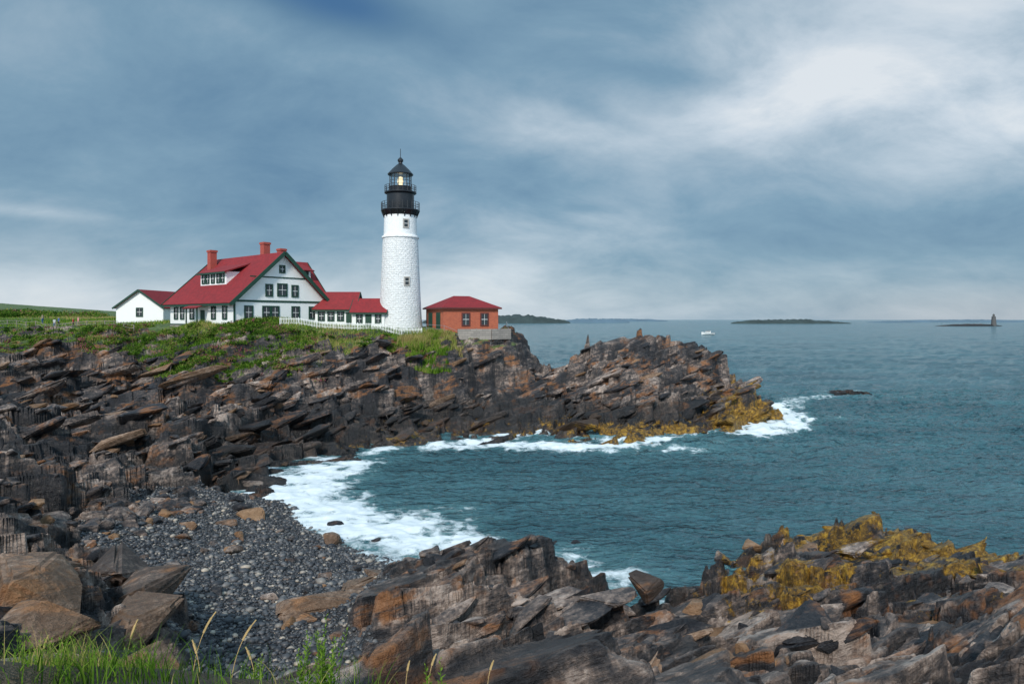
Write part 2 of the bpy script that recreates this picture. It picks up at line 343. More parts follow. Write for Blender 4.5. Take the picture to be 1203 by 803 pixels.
# ------------------------------------------------------------------ boulders
def hull(seed,n=13):
    r=random.Random(seed);bm=bmesh.new()
    for i in range(n):
        v=Vector((r.uniform(-1,1),r.uniform(-1,1),r.uniform(-1,1)))
        if v.length>1.2:v*=1.2/v.length
        bm.verts.new(v)
    bmesh.ops.convex_hull(bm,input=bm.verts)
    bmesh.ops.delete(bm,geom=[v for v in bm.verts if not v.link_faces],context='VERTS')
    bmesh.ops.bevel(bm,geom=list(bm.edges),offset=.08,segments=2,affect='EDGES')
    bmesh.ops.triangulate(bm,faces=bm.faces)
    bm.verts.index_update()
    V=np.array([v.co[:] for v in bm.verts]);Fc=np.array([[v.index for v in f.verts] for f in bm.faces]);bm.free();return V,Fc
HV=[hull(i+3) for i in range(14)]
def rotm(rs): return np.array(Matrix.Rotation(rs[2],3,'Z')@Matrix.Rotation(rs[1],3,'Y')@Matrix.Rotation(rs[0],3,'X'))
m_bould,t=newmat('boulder_rock')
tc=t.n('ShaderNodeTexCoord').outputs['Object']
c,n1,n3,mv=rockcolor(t,tc,t.attr('tone'))
tan=t.attr('tan');c=t.mix(t.m('MULTIPLY',tan,.8),c,t.mix(n3,(.20,.09,.035),(.48,.28,.135)))
geo=t.n('ShaderNodeNewGeometry');sp=t.n('ShaderNodeSeparateXYZ');t.l(geo.outputs['Position'],sp.inputs[0])
zz2=t.m('ADD',sp.outputs[2],t.m('MULTIPLY',t.m('SUBTRACT',n3,.5),3.0))
wet=t.m('MULTIPLY',t.mr(zz2,5.0,2.4),t.mr(sp.outputs[1],50,62));c=t.mix(t.m('MULTIPLY',wet,.75),c,(.012,.011,.011))
c=weedmix(t,c,tc,t.attr('weed'))
t.out(c,.5,t.bump(t.m('ADD',t.noise(mv,4.,5,.7),t.m('MULTIPLY',n3,.9)),.95,.18),.45)
def rocks(name,items,mat):
    Vs=[];Fs=[];T=[];Tn=[];o=0
    for (x,y,z,sx,sy,sz,rx,ry,rz,tone,tan) in items:
        V,Fc=HV[random.randrange(len(HV))]
        R2=rotm(rz) if isinstance(rz,tuple) else rotm((0,0,rz))
        P=((V@rotm((rx,ry,0)).T)*np.array([sx,sy,sz]))@R2.T+np.array([x,y,z])
        Vs.append(P);Fs.append(Fc+o);o+=len(P);T.append(np.full(len(P),tone));Tn.append(np.full(len(P),tan))
    Vs=np.concatenate(Vs);w_=weed_cover(Vs[:,0],Vs[:,1],Vs[:,2])
    return mk(name,Vs,np.concatenate(Fs).ravel(),3,[mat],dict(tone=np.concatenate(T),tan=np.concatenate(Tn),weed=w_))
items=[];pend=[]
def addb(x,y,s,flat=.6,tan=0.,tone=None,sink=.3): pend.append((x,y,s,flat,tan,tone,sink))
cand=rng.uniform([-60,14],[38,84],(3200,2));bh,be,vg,ap=fields(cand[:,0],cand[:,1]);gh=relief(cand[:,0],cand[:,1],bh,ap)[0]
for (x,y),h,g,bq,v in zip(cand,bh,gh,be,vg):
    if g<.25 or v>.4: continue
    if bq>.5:
        if random.random()<.3: addb(x,y,random.choice([.15,.2,.25,.35,.45]),.6,random.random()<.12)
    elif random.random()<.7: addb(x,y,random.uniform(.15,.6)*(1 if y>25 else .6)*(1.5 if random.random()<.15 else 1),.55,(random.random()<.08)*.8)
for i in range(150):
    a=random.random();x=-27.5+a*5+random.gauss(0,1.6);y=34+a*15+random.gauss(0,1.6)
    addb(x,y,abs(random.gauss(.38,.25))+.12,.6,(random.random()<.15)*.9)
for x,y,s,fl,tn,tn2 in [(-8.3,30.3,1.9,.30,.45,.6),(-7.3,31.6,1.5,.35,.5,.6),(-6.5,32.9,1.3,.4,.4,.55),(-9.0,28.9,1.1,.35,.4,.6),(-17.6,46,1.1,.45,1,.9),(-11.2,42.5,.9,.5,.4,.6),(-15.5,38,.7,.5,.2,.6),(-13.5,31,.5,.5,0,.3),(-12.4,30.3,.4,.5,0,.2),(-20,42,.9,.5,.6,.6),(-16.5,41.5,.6,.5,.8,.7),(-18.4,44,.8,.5,.3,.6),(-19.2,40,.7,.5,.2,.5),
    (-12.6,23.2,2.0,.55,.25,.45),(-14.8,25.2,2.0,.5,.15,.4),(-11.2,20.8,1.5,.5,.4,.5),(-15.6,22,1.9,.45,.4,.6),(-16.8,27.5,1.8,.5,.1,.4),(-13.4,19,1.6,.5,.5,.6),(-9.6,17.5,1.2,.5,.4,.55),(-11.6,16.8,1.3,.5,.45,.6)]:
    addb(x,y,s,fl,tn,tn2)
pg=ground([p[0] for p in pend],[p[1] for p in pend])
for (x,y,s,flat,tan,tone,sink),z in zip(pend,pg):
    items.append((x,y,z+s*flat*(.5-sink),s*random.uniform(.8,1.3),s*random.uniform(.7,1.1),s*flat*random.uniform(.8,1.2),random.uniform(-.4,.4),random.uniform(-.4,.4),random.uniform(0,6.3),random.uniform(.25,.8) if tone is None else tone,tan))
# broken slabs lying along the bedding
def slabs(x0,x1,y0,y1,n,s0,s1,zmin,flat,zmax=99):
    cd_=rng.uniform([x0,y0],[x1,y1],(n,2));bh,be,vg,ap=fields(cd_[:,0],cd_[:,1]);gh=relief(cd_[:,0],cd_[:,1],bh,ap)[0]
    for (x,y),g,bq,v,a_,hb in zip(cd_,gh,be,vg,ap,bh):
        if g<zmin or bq>.3 or v>.55 or a_<.35 : continue
        s=s0+(s1-s0)*random.random()**1.8
        if hb>zmax: s=min(s,.9)
        items.append((x,y,g-s*flat*.35,s*random.uniform(1.0,1.9),s*random.uniform(.6,.9),s*flat*random.uniform(.6,1.1),random.uniform(-.2,.2),random.uniform(-.2,.2),
          (random.gauss(-.34,.09),random.gauss(-.32,.09),random.gauss(.3,.25)),random.uniform(.1,.85),(random.random()<.10)*.6))
slabs(-60,-3,54,93,900,.6,2.3,1.0,.40)
slabs(2,36,79,97.5,300,.6,2.2,1.2,.42,7.)
slabs(-40,-14,22,54,200,.4,1.5,1.5,.40)
slabs(-5,32,16.5,37,330,.3,1.35,1.6,.40)
for x,y,s in [(3.9,42.4,.45),(.2,38.6,.5),(-.6,39.6,.3),(-12.0,46.2,.6),(-8.6,43.2,.5),(.4,53,.2)]:
    items.append((x,y,.05,s*1.2,s,s*.6,.2,.1,random.random()*6,.2,0))
for i in range(60):
    x=random.uniform(58.5,67);y=128+random.gauss(0,1.0);k=1-abs(x-62.7)/5
    items.append((x,y,-.1,random.uniform(.5,1.4),random.uniform(.5,1),random.uniform(.3,.5)+.7*max(k,0),.2,.1,random.random()*6,.1,0))
items.append((5.4,27.6,3.1,1.05,.8,.7,.1,.2,.3,.15,.15))
items.append((3.3,27.4,2.7,1.0,.7,.4,.1,.2,.3,1.,.0))
rocks('boulders',items,m_bould)
# pebbles
ico=bmesh.new();bmesh.ops.create_icosphere(ico,subdivisions=1,radius=1);ico.verts.index_update()
IV=np.array([v.co[:] for v in ico.verts]);IF=np.array([[v.index for v in f.verts] for f in ico.faces]);ico.free()
cand=rng.uniform([-28,17],[-2,54],(66000,2));be=fields(cand[:,0],cand[:,1])[1]
cand=cand[be>.45]
keep=rng.random(len(cand))<np.clip(34/cand[:,1],.3,1)
cand=cand[keep][:27000];g=ground(cand[:,0],cand[:,1]);n=len(cand)
sz=np.clip(rng.lognormal(-2.85,.5,n),.03,.32)
V=IV[None]*(1+rng.normal(0,.09,(n,len(IV),1)))*(sz[:,None]*rng.uniform(.7,1.3,(n,3)))[:,None,:]*np.array([1,1,.6])
a=rng.uniform(0,6.28,n);ca,sa=np.cos(a)[:,None],np.sin(a)[:,None]
V=np.stack([V[...,0]*ca-V[...,1]*sa,V[...,0]*sa+V[...,1]*ca,V[...,2]],-1)
V[...,0]+=cand[:,0:1];V[...,1]+=cand[:,1:2];V[...,2]+=(g+sz*.25)[:,None]
Fp=(IF[None]+(np.arange(n)*len(IV))[:,None,None]).ravel()
m_peb,t=newmat('pebble_stone')
pc=t.ramp(t.attr('tone'),[(0,(.020,.021,.026)),(.45,(.052,.054,.060)),(.78,(.11,.11,.115)),(.93,(.22,.20,.18)),(1,(.45,.38,.30))])
t.out(pc,.5)
mk('pebble_beach',V.reshape(-1,3),Fp,3,[m_peb],dict(tone=np.repeat(rng.random(n),len(IV))),smooth=True)
# ------------------------------------------------------------------ building helpers
M={}
M['white']=simple('white_clapboard_paint',(.84,.85,.84),.55,.03,1.5,.1)
def clap():
    m,t=newmat('white_clapboards');tc=t.n('ShaderNodeTexCoord').outputs['Object']
    s=t.n('ShaderNodeSeparateXYZ');t.l(tc,s.inputs[0]);fr=t.m('FRACT',t.m('MULTIPLY',s.outputs[2],6.))
    n=t.noise(tc,.7,5);c=t.mix(n,(.82,.84,.83),(.90,.90,.89))
    t.out(c,.55,t.bump(fr,.3,.015));return m
M['clap']=clap()
def roofm():
    m,t=newmat('red_roof_shingles');tc=t.n('ShaderNodeTexCoord').outputs['Object']
    s=t.n('ShaderNodeSeparateXYZ');t.l(tc,s.inputs[0]);fr=t.m('FRACT',t.m('MULTIPLY',s.outputs[2],4.))
    n=t.noise(tc,1.2,5,.65);v=t.vorn(t.mapv(tc,(0,0,0),(2,2,4)),1.6,'F1','Color');bw=t.n('ShaderNodeRGBToBW');t.l(v,bw.inputs[0])
    c=t.mix(n,(.16,.009,.013),(.36,.019,.023));c=t.mix(t.m('MULTIPLY',bw.outputs[0],.5),c,(.11,.009,.011))
    t.out(c,.75,t.bump(fr,.8,.06));return m
M['roof']=roofm()
M['green']=simple('dark_green_trim',(.008,.050,.030),.6,.15,2)
def brickm(name,c1,c2,mo,sc=1.):
    m,t=newmat(name);tc=t.n('ShaderNodeTexCoord').outputs['Object']
    s=t.n('ShaderNodeSeparateXYZ');t.l(tc,s.inputs[0]);cb=t.n('ShaderNodeCombineXYZ')
    t.l(t.m('ADD',s.outputs[0],s.outputs[1]),cb.inputs[0]);t.l(s.outputs[2],cb.inputs[1])
    b=t.n('ShaderNodeTexBrick');t.l(cb.outputs[0],b.inputs['Vector'])
    b.inputs['Color1'].default_value=(*c1,1);b.inputs['Color2'].default_value=(*c2,1);b.inputs['Mortar'].default_value=(*mo,1)
    b.inputs['Scale'].default_value=sc;b.inputs['Brick Width'].default_value=.3;b.inputs['Row Height'].default_value=.1;b.inputs['Mortar Size'].default_value=.008
    n=t.noise(tc,1.3,4);c=t.mix(.35,b.outputs[0],t.mix(n,c2,c1))
    t.out(c,.8,t.bump(b.outputs['Fac'],-.4,.02));return m
M['brick']=brickm('red_brick',(.54,.13,.055),(.34,.065,.032),(.40,.28,.22))
M['chim']=brickm('chimney_brick',(.42,.06,.04),(.3,.04,.03),(.35,.2,.16))
M['stone']=brickm('granite_wall',(.38,.34,.30),(.24,.22,.20),(.15,.14,.13),.3)
def glassm():
    m,t=newmat('window_glass');tc=t.n('ShaderNodeTexCoord').outputs['Object']
    t.out(t.mix(t.noise(tc,.8,2),(.010,.015,.018),(.035,.045,.05)),.1,None,.5);return m
M['glass']=glassm()
M['black']=simple('black_iron',(.012,.014,.018),.35,.2,3)
M['maroon']=simple('maroon_door',(.12,.03,.025),.5,.2,2)
M['metal']=simple('grey_metal_rail',(.3,.31,.32),.4,.1,2,metal=.6)
M['conc']=simple('concrete',(.42,.40,.37),.8,.2,1.2,.3)
def empty(name,loc=(0,0,0),rz=0.):
    e=bpy.data.objects.new(name,None);e.location=loc;e.rotation_euler=(0,0,rz);scene.collection.objects.link(e);return e
class B:
    def __init__(s): s.v=[];s.f=[]
    def box(s,x0,x1,y0,y1,z0,z1):
        o=len(s.v);s.v+=[(x0,y0,z0),(x1,y0,z0),(x1,y1,z0),(x0,y1,z0),(x0,y0,z1),(x1,y0,z1),(x1,y1,z1),(x0,y1,z1)]
        s.f+=[tuple(o+i for i in q) for q in ((0,3,2,1),(4,5,6,7),(0,1,5,4),(1,2,6,5),(2,3,7,6),(3,0,4,7))];return s
    def slab(s,pts,th):
        o=len(s.v);p=[Vector(q) for q in pts];n=(p[1]-p[0]).cross(p[2]-p[0]).normalized()
        if n.z<0:n=-n
        k=len(p);s.v+=[tuple(q) for q in p]+[tuple(q-n*th) for q in p]
        s.f+=[tuple(o+i for i in range(k)),tuple(o+k+i for i in reversed(range(k)))]+[(o+i,o+(i+1)%k,o+k+(i+1)%k,o+k+i) for i in range(k)];return s
    def prism(s,poly,axis,a0,a1):
        o=len(s.v);k=len(poly)
        for a in (a0,a1):
            for u,w in poly: s.v.append((u,a,w) if axis=='y' else (a,u,w))
        s.f+=[tuple(o+i for i in range(k)),tuple(o+k+i for i in reversed(range(k)))]+[(o+i,o+(i+1)%k,o+k+(i+1)%k,o+k+i) for i in range(k)];return s
    def beam(s,p,q,w,h):
        p=Vector(p);q=Vector(q);d=(q-p).normalized();up=Vector((0,0,1)) if abs(d.z)<.95 else Vector((1,0,0))
        r=d.cross(up).normalized();u=r.cross(d);o=len(s.v)
        for c in(p,q):
            for a,b in((-1,-1),(1,-1),(1,1),(-1,1)): s.v.append(tuple(c+r*a*w/2+u*b*h/2))
        s.f+=[tuple(o+i for i in q) for q in ((0,3,2,1),(4,5,6,7),(0,1,5,4),(1,2,6,5),(2,3,7,6),(3,0,4,7))];return s
    def obj(s,name,mat,parent=None,smooth=False):
        me=bpy.data.meshes.new(name);me.from_pydata(s.v,[],s.f)
        bm=bmesh.new();bm.from_mesh(me);bmesh.ops.recalc_face_normals(bm,faces=bm.faces);bm.to_mesh(me);bm.free()
        me.materials.append(mat)
        if smooth:
            for p in me.polygons:p.use_smooth=True
        ob=bpy.data.objects.new(name,me);scene.collection.objects.link(ob)
        if parent: ob.parent=parent
        return ob
def win(fr,gl,mu,axis,pos,sgn,c,z,w,h,nm=1):
    def bx(b,u0,u1,d0,d1,z0,z1):
        a0,a1=sorted((pos+sgn*d0,pos+sgn*d1))
        if axis=='y': b.box(u0,u1,a0,a1,z0,z1)
        else: b.box(a0,a1,u0,u1,z0,z1)
    t=.17
    bx(fr,c-w/2-t,c-w/2,-.05,.09,z-h/2-t,z+h/2+t);bx(fr,c+w/2,c+w/2+t,-.05,.09,z-h/2-t,z+h/2+t)
    bx(fr,c-w/2,c+w/2,-.05,.087,z+h/2,z+h/2+t);bx(fr,c-w/2,c+w/2,-.05,.11,z-h/2-t,z-h/2)
    bx(gl,c-w/2,c+w/2,-.03,.03,z-h/2,z+h/2)
    bx(mu,c-w/2,c+w/2,.031,.06,z-.03,z+.03)
    for i in range(nm):
        u=c-w/2+w*(i+1)/(nm+1);bx(mu,u-.016,u+.016,.031,.055,z-h/2,z-.031);bx(mu,u-.016,u+.016,.031,.055,z+.031,z+h/2)
# ------------------------------------------------------------------ keeper's house
H=empty('keepers_house',(-36.6,90,0),math.radians(50))
wl=B();rf=B();tr=B();gl=B();mu=B();ch=B();fd=B()
W,L=14.,19.;ze,zr=16.9,23.3;zb=12.6
wl.prism([(0,zb+.6),(W,zb+.6),(W,ze),(W/2,zr-.15),(0,ze)],'y',0,L)
fd.box(-.04,W+.04,-.04,L+.04,zb-.8,zb+.62)
sl=(zr-ze)/(W/2);ov=.9
rf.slab([(-ov,-.75,ze-ov*sl+.1),(W/2,-.75,zr+.1),(W/2,L+.75,zr+.1),(-ov,L+.75,ze-ov*sl+.1)],.2)
rf.slab([(W+ov,-.75,ze-ov*sl+.1),(W/2,-.75,zr+.1),(W/2,L+.75,zr+.1),(W+ov,L+.75,ze-ov*sl+.1)],.2)
for q in (0,1):
    x0=-ov if q==0 else W+ov
    for yy in(-.8,L+.8): tr.beam((x0,yy,ze-ov*sl-.08),(W/2,yy,zr-.05),.1,.5)
    xe=x0+(-.06 if q==0 else .06);tr.box(min(xe,xe+.0)-.05,xe+.05,-.72,L+.72,ze-ov*sl-.22,ze-ov*sl+.02)
tr.box(-.06,W+.06,-.07,-.002,16.35,16.62);tr.box(-.07,-.002,0,L,13.2,13.38)
for x in(0,W): tr.box(x-.1,x+.1,-.09,.1,13.22,16.35)
tr.box(2.2,W-2.2,-.06,-.002,19.72,19.9)
for c,z,w,h in [(2.0,14.95,.95,1.5),(4.6,14.95,.95,1.5),(5.9,14.95,.95,1.5),(9.1,14.95,1.0,1.5),(11.9,14.95,1.0,1.5),(5.0,18.0,.8,1.4),(7.0,18.1,1.25,1.5),(9.0,18.0,.8,1.4),(7.0,21.0,.6,.8)]:
    win(tr,gl,mu,'y',0,-1,c,z,w,h)
for c in (2.5,5.6,12.,15.,17.): win(tr,gl,mu,'x',0,-1,c,14.9,1.0,1.5)
tr.box(-1.6,-1.45,7.2,7.35,13,15.6);tr.box(-1.6,-1.45,10.4,10.55,13,15.6);rf.slab([(-1.9,6.9,15.6),(-1.9,10.9,15.6),(0.02,10.9,16.3),(0.02,6.9,16.3)],.12);tr.box(-.05,0.02,8.2,9.4,13.2,15.3)
dx=2.1;dz=ze+dx*sl-.1
wl.box(dx,5.2,6.2,13.8,dz-.4,20.75);rf.slab([(dx-.5,5.8,20.72),(dx-.5,14.2,20.72),(6.2,14.2,22.3),(6.2,5.8,22.3)],.18);tr.box(dx-.54,dx-.42,5.8,14.2,20.45,20.68)
for c in (7.2,8.4,10,11.6,12.8): win(tr,gl,mu,'x',dx,-1,c,19.85,.75,1.1)
wl.prism([(5,zb+.6),(14.,zb+.6),(14.,18.6),(9.5,23.0),(5,18.6)],'x',7.2,16.5)
fd.box(7,16.54,4.96,14.04,zb-.8,zb+.61)
s2=(23.0-18.6)/4.5
for q,(yy) in ((0,5-.8),(1,14+.8)):
    rf.slab([(7.05,yy,18.6-.8*s2+.1),(17.2,yy,18.6-.8*s2+.1),(17.2,9.5,23.1),(7.05,9.5,23.1)],.2)
    tr.beam((17.24,yy,18.6-.8*s2-.08),(17.24,9.5,22.95),.1,.42)
tr.box(14.6,17.1,4.05,4.17,17.55,17.8)
wl.box(12.6,15.6,6.1,9,19.2,21.6);rf.slab([(12.2,5.6,21.55),(16,5.6,21.55),(16,9.6,22.9),(12.2,9.6,22.9)],.16)
for c in(13.4,14.7): win(tr,gl,mu,'y',6.1,-1,c,20.75,.7,1.1)
win(tr,gl,mu,'y',5,-1,15.2,15.2,.9,1.5)
for x,y,z in ((5.3,16.8,24.6),(7.6,5.5,25.2),(13,10,25.0)):
    ch.box(x-.5,x+.5,y-.5,y+.5,20.5,z);ch.box(x-.6,x+.6,y-.6,y+.6,z-.32,z-.05)
wl.obj('walls',M['clap'],H);rf.obj('roof',M['roof'],H);tr.obj('green_trim',M['green'],H);gl.obj('window_panes',M['glass'],H);mu.obj('window_muntins',M['white'],H);ch.obj('chimneys',M['chim'],H);fd.obj('foundation',M['stone'],H)
# ------------------------------------------------------------------ connecting sheds
def gabled(name,loc,rz,W,D,zb,ze,zr,ridge,wins=[],doors=[],wall='clap',ov=.4,hip=0.):
    E=empty(name,(loc[0],loc[1],0),rz);wl=B();rf=B();tr=B();gl=B();mu=B();dr=B()
    if hip: wl.box(0,W,0,D,zb,ze)
    elif ridge=='x': wl.prism([(0,zb),(D,zb),(D,ze),(D/2,zr-.1),(0,ze)],'x',0,W)
    else: wl.prism([(0,zb),(W,zb),(W,ze),(W/2,zr-.1),(0,ze)],'y',0,D)
    if hip:
        a=(-ov,-ov,ze);b=(W+ov,-ov,ze);c=(W+ov,D+ov,ze);d=(-ov,D+ov,ze);r0=(hip,D/2,zr);r1=(W-hip,D/2,zr)
        rf.v+= [a,b,c,d,r0,r1];rf.f+=[(0,1,5,4),(1,2,5),(2,3,4,5),(3,0,4),(0,3,2,1)]
        tr.box(-ov+.02,W+ov-.02,-ov+.02,D+ov-.02,ze-.2,ze-.003)
    elif ridge=='x':
        s=(zr-ze)/(D/2)
        for yy in(-ov,D+ov): rf.slab([(-ov,yy,ze-ov*s+.1),(W+ov,yy,ze-ov*s+.1),(W+ov,D/2,zr+.1),(-ov,D/2,zr+.1)],.15)
        tr.box(-ov,W+ov,-ov-.06,-ov+.04,ze-ov*s-.18,ze-ov*s+.03)
        for xx in(-ov-.04,W+ov+.04):
            for yy in(-ov,D+ov): tr.beam((xx,yy,ze-ov*s-.02),(xx,D/2,zr-.02),.08,.25)
    else:
        s=(zr-ze)/(W/2)
        for xx in(-ov,W+ov):
            rf.slab([(xx,-ov,ze-ov*s+.1),(xx,D+ov,ze-ov*s+.1),(W/2,D+ov,zr+.1),(W/2,-ov,zr+.1)],.15)
            tr.beam((xx,-ov-.04,ze-ov*s-.02),(W/2,-ov-.04,zr-.02),.08,.28)
    for (ax,pos,sg,c,z,w,h) in wins: win(tr,gl,mu,ax,pos,sg,c,z,w,h)
    for (ax,pos,sg,c,z0,z1,w) in doors:
        a0,a1=sorted((pos,pos+sg*.07))
        if ax=='y': dr.box(c-w/2,c+w/2,a0,a1,z0,z1)
        else: dr.box(a0,a1,c-w/2,c+w/2,z0,z1)
    wl.obj('walls',M[wall],E);rf.obj('roof',M['roof'],E);tr.obj('trim',M['green' if wall=='clap' else 'maroon'],E)
    if wins: gl.obj('window_panes',M['glass'],E);mu.obj('window_muntins',M['white'],E)
    if doors: dr.obj('doors',M['green'],E)
    return E
gabled('oil_house_wing',(-28.6,99.2),0,5.6,5,12.2,15.7,18.0,'x',[('y',0,-1,c,14.5,.7,1.2) for c in(.9,2.3,3.7)],[('y',0,-1,4.9,12.9,15.0,.8)])
gabled('covered_passage',(-22.95,98.2),0,4.6,5,11.8,15.2,17.0,'x',[('y',0,-1,1.0,14.1,.6,1.1),('y',0,-1,3.7,14.1,.6,1.1)],[('y',0,-1,2.3,12.6,14.7,.9)])
gabled('fog_signal_building',(-9.74,97,),math.radians(25),8.5,8.,11.6,15.7,17.5,'x',[('y',0,-1,3.4,14.0,1.0,1.6),('y',0,-1,6.3,14.0,1.0,1.6)],[('x',0,-1,2.2,12.4,15.0,1.8),('x',0,-1,5.8,12.4,15.0,1.8)],wall='brick',hip=3.0,ov=.45)
gabled('white_garage',(-66.4,114.5),math.radians(-6),8.4,10,12.8,16.1,18.9,'y',[('y',0,-1,4.2,15.2,.9,1.2)],[])
# ------------------------------------------------------------------ lighthouse
LX,LY=-16.5,101.
LH=empty('lighthouse',(LX,LY,0))
def lathe(name,prof,mat,parent,n=64,smooth=True):
    v=[];f=[]
    for r,z in prof:
        for i in range(n): a=2*math.pi*i/n;v.append((r*math.cos(a),r*math.sin(a),z))
    for k in range(len(prof)-1):
        for i in range(n): f.append((k*n+i,k*n+(i+1)%n,(k+1)*n+(i+1)%n,(k+1)*n+i))
    b=B();b.v=v;b.f=f;o=b.obj(name,mat,parent,smooth)
    if smooth:
        try: o.data.set_sharp_from_angle(angle=math.radians(35))
        except Exception: pass
    return o
m_tower,t=newmat('whitewashed_masonry')
tc=t.n('ShaderNodeTexCoord').outputs['Object'];s=t.n('ShaderNodeSeparateXYZ');t.l(tc,s.inputs[0])
ang=t.m('MULTIPLY',t.m('ARCTAN2',s.outputs[1],s.outputs[0]),3.0)
cb=t.n('ShaderNodeCombineXYZ');t.l(ang,cb.inputs[0]);t.l(s.outputs[2],cb.inputs[1])
bk=t.n('ShaderNodeTexBrick');t.l(cb.outputs[0],bk.inputs['Vector']);bk.inputs['Scale'].default_value=1;bk.inputs['Brick Width'].default_value=.75;bk.inputs['Row Height'].default_value=.32;bk.inputs['Mortar Size'].default_value=.03;bk.inputs['Mortar Smooth'].default_value=.6
n=t.noise(tc,1.2,5,.65);st_=t.noise(t.mapv(tc,(0,0,0),(2,2,.15)),1.2,4,.6)
c=t.mix(n,(.74,.77,.78),(.88,.88,.87));c=t.mix(t.m('MULTIPLY',t.mr(st_,.55,.75),.30),c,(.45,.45,.42))
rub=t.mr(s.outputs[2],26.2,26.0)
c=t.mix(t.m('MULTIPLY',t.m('MULTIPLY',bk.outputs['Fac'],rub),.14),c,(.45,.47,.48))
hh_=t.m('ADD',t.m('MULTIPLY',bk.outputs['Fac'],-.3),t.m('MULTIPLY',t.noise(tc,3.,5,.6),1.9))
t.out(c,.7,t.bump(t.m('MULTIPLY',hh_,t.m('ADD',t.m('MULTIPLY',rub,.8),.25)),.8,.15),.3)
lathe('tower_shaft',[(3.35,11.5),(3.3,12.6),(3.12,14),(2.92,18),(2.74,22),(2.58,25.9),(2.72,25.95),(2.72,26.2),(2.45,26.35),(2.36,29.3)],m_tower,LH)
lathe('gallery_base',[(2.36,29.25),(2.45,29.3),(2.75,29.85),(2.85,29.95),(2.85,30.1),(0,30.1)],M['black'],LH)
lathe('watch_room',[(2.0,30.1),(2.0,32.4),(2.35,32.6),(2.35,32.75),(0,32.75)],M['black'],LH,40)
lathe('lantern_base',[(1.62,32.75),(1.62,33.4),(1.7,33.42),(1.7,33.5),(0,33.5)],M['black'],LH,24)
lathe('lantern_roof',[(0,35.3),(1.85,35.3),(1.9,35.42),(1.2,36.2),(.62,36.75),(.3,37.0),(.28,37.2),(.42,37.35),(.42,37.6),(.2,37.85),(.05,37.95),(.04,39.2),(0,39.2)],M['black'],LH,24)
ir=B()
for (R,z0,hh2,npn) in ((2.8,30.1,1.1,24),(2.3,32.75,.95,20)):
    for i in range(npn):
        a=2*math.pi*i/npn;x,y=R*math.cos(a),R*math.sin(a);a2=2*math.pi*(i+1)/npn;x2,y2=R*math.cos(a2),R*math.sin(a2)
        ir.box(x-.035,x+.035,y-.035,y+.035,z0,z0+hh2)
        for k in(.35,.68,1.): ir.beam((x,y,z0+hh2*k),(x2,y2,z0+hh2*k),.045,.045)
for i in range(16):
    a=2*math.pi*i/16;x,y=1.6*math.cos(a),1.6*math.sin(a);ir.beam((x,y,33.45),(x,y,35.35),.07,.07)
    a2=2*math.pi*(i+1)/16;ir.beam((x,y,34.4),(1.6*math.cos(a2),1.6*math.sin(a2),34.4),.05,.05)
for i in range(16):
    a=2*math.pi*i/16;ir.beam((2.4*math.cos(a),2.4*math.sin(a),29.0),(2.78*math.cos(a),2.78*math.sin(a),29.9),.1,.12)
ir.obj('railings_and_mullions',M['black'],LH)
m_pane,t=newmat('lantern_glass')
tr_=t.n('ShaderNodeBsdfTransparent');tr_.inputs[0].default_value=(.85,.9,.92,1);gg=t.n('ShaderNodeBsdfGlossy');gg.inputs['Roughness'].default_value=.05
mx=t.n('ShaderNodeMixShader');mx.inputs[0].default_value=.16;t.l(tr_.outputs[0],mx.inputs[1]);t.l(gg.outputs[0],mx.inputs[2]);o=t.n('ShaderNodeOutputMaterial');t.l(mx.outputs[0],o.inputs[0])
lathe('lantern_panes',[(1.55,33.5),(1.55,35.3)],m_pane,LH,16,False)
m_lens,t=newmat('lit_lens');t.out((.7,.65,.5),.2,extra={'Emission Color':(1,.75,.4,1),'Emission Strength':1.6})
lathe('fresnel_lens',[(0,33.6),(.3,33.7),(.4,34.0),(.45,34.35),(.4,34.7),(.3,35.0),(0,35.1)],m_lens,LH,16)
for (ang_,z,r) in ((-62,19.5,2.86),(-62,27.9,2.42)):
    E=empty('tower_window',(0,0,0),math.radians(ang_+90));E.parent=LH
    fr_=B();g_=B();m_=B();win(fr_,g_,m_,'y',-r,-1,0,z,.55,1.0,0)
    fr_.box(-.45,.45,-r+0.0,-r+.5,z-.7,z+.7)
    fr_.obj('frame',M['conc'],E);g_.obj('pane',M['glass'],E);m_.obj('muntin',M['white'],E)
# ------------------------------------------------------------------ fences and walls
def fence(name,pts,h,step,mat,picket=False,rails=(.35,.7,1.),pw=.1,rh=.08):
    b=B();P=[]
    for i in range(len(pts)-1):
        (x1,y1),(x2,y2)=pts[i],pts[i+1];n=max(1,int(math.hypot(x2-x1,y2-y1)/step))
        for k in range(n): P.append((x1+(x2-x1)*k/n,y1+(y2-y1)*k/n))
    P.append(pts[-1]);g=ground([p[0] for p in P],[p[1] for p in P])
    for i,(x,y) in enumerate(P):
        b.box(x-pw/2,x+pw/2,y-pw/2,y+pw/2,g[i]-.4,g[i]+h+.05)
        if i<len(P)-1:
            x2,y2=P[i+1]
            for r in rails: b.beam((x,y,g[i]+h*r),(x2,y2,g[i+1]+h*r),.05,rh)
            if picket:
                n=int(math.hypot(x2-x,y2-y)/.2)
                for k in range(1,n):
                    q=k/n;zx=g[i]*(1-q)+g[i+1]*q;xx=x+(x2-x)*q;yy=y+(y2-y)*q-.05;b.box(xx-.03,xx+.03,yy-.012,yy+.012,zx+.08,zx+h)
    return b.obj(name,mat)
fence('white_picket_fence',[(-30.5,89.8),(-24,92.0),(-18,93.6),(-12.5,94.6)],1.0,2.2,M['white'],True,(.3,.85))
fence('wooden_rail_fence',[(-104,122),(-85,115),(-66,106),(-54,97.5)],1.0,2.6,simple('weathered_wood',(.22,.20,.17),.8,.2,3),False,(.5,.95),.1,.06)
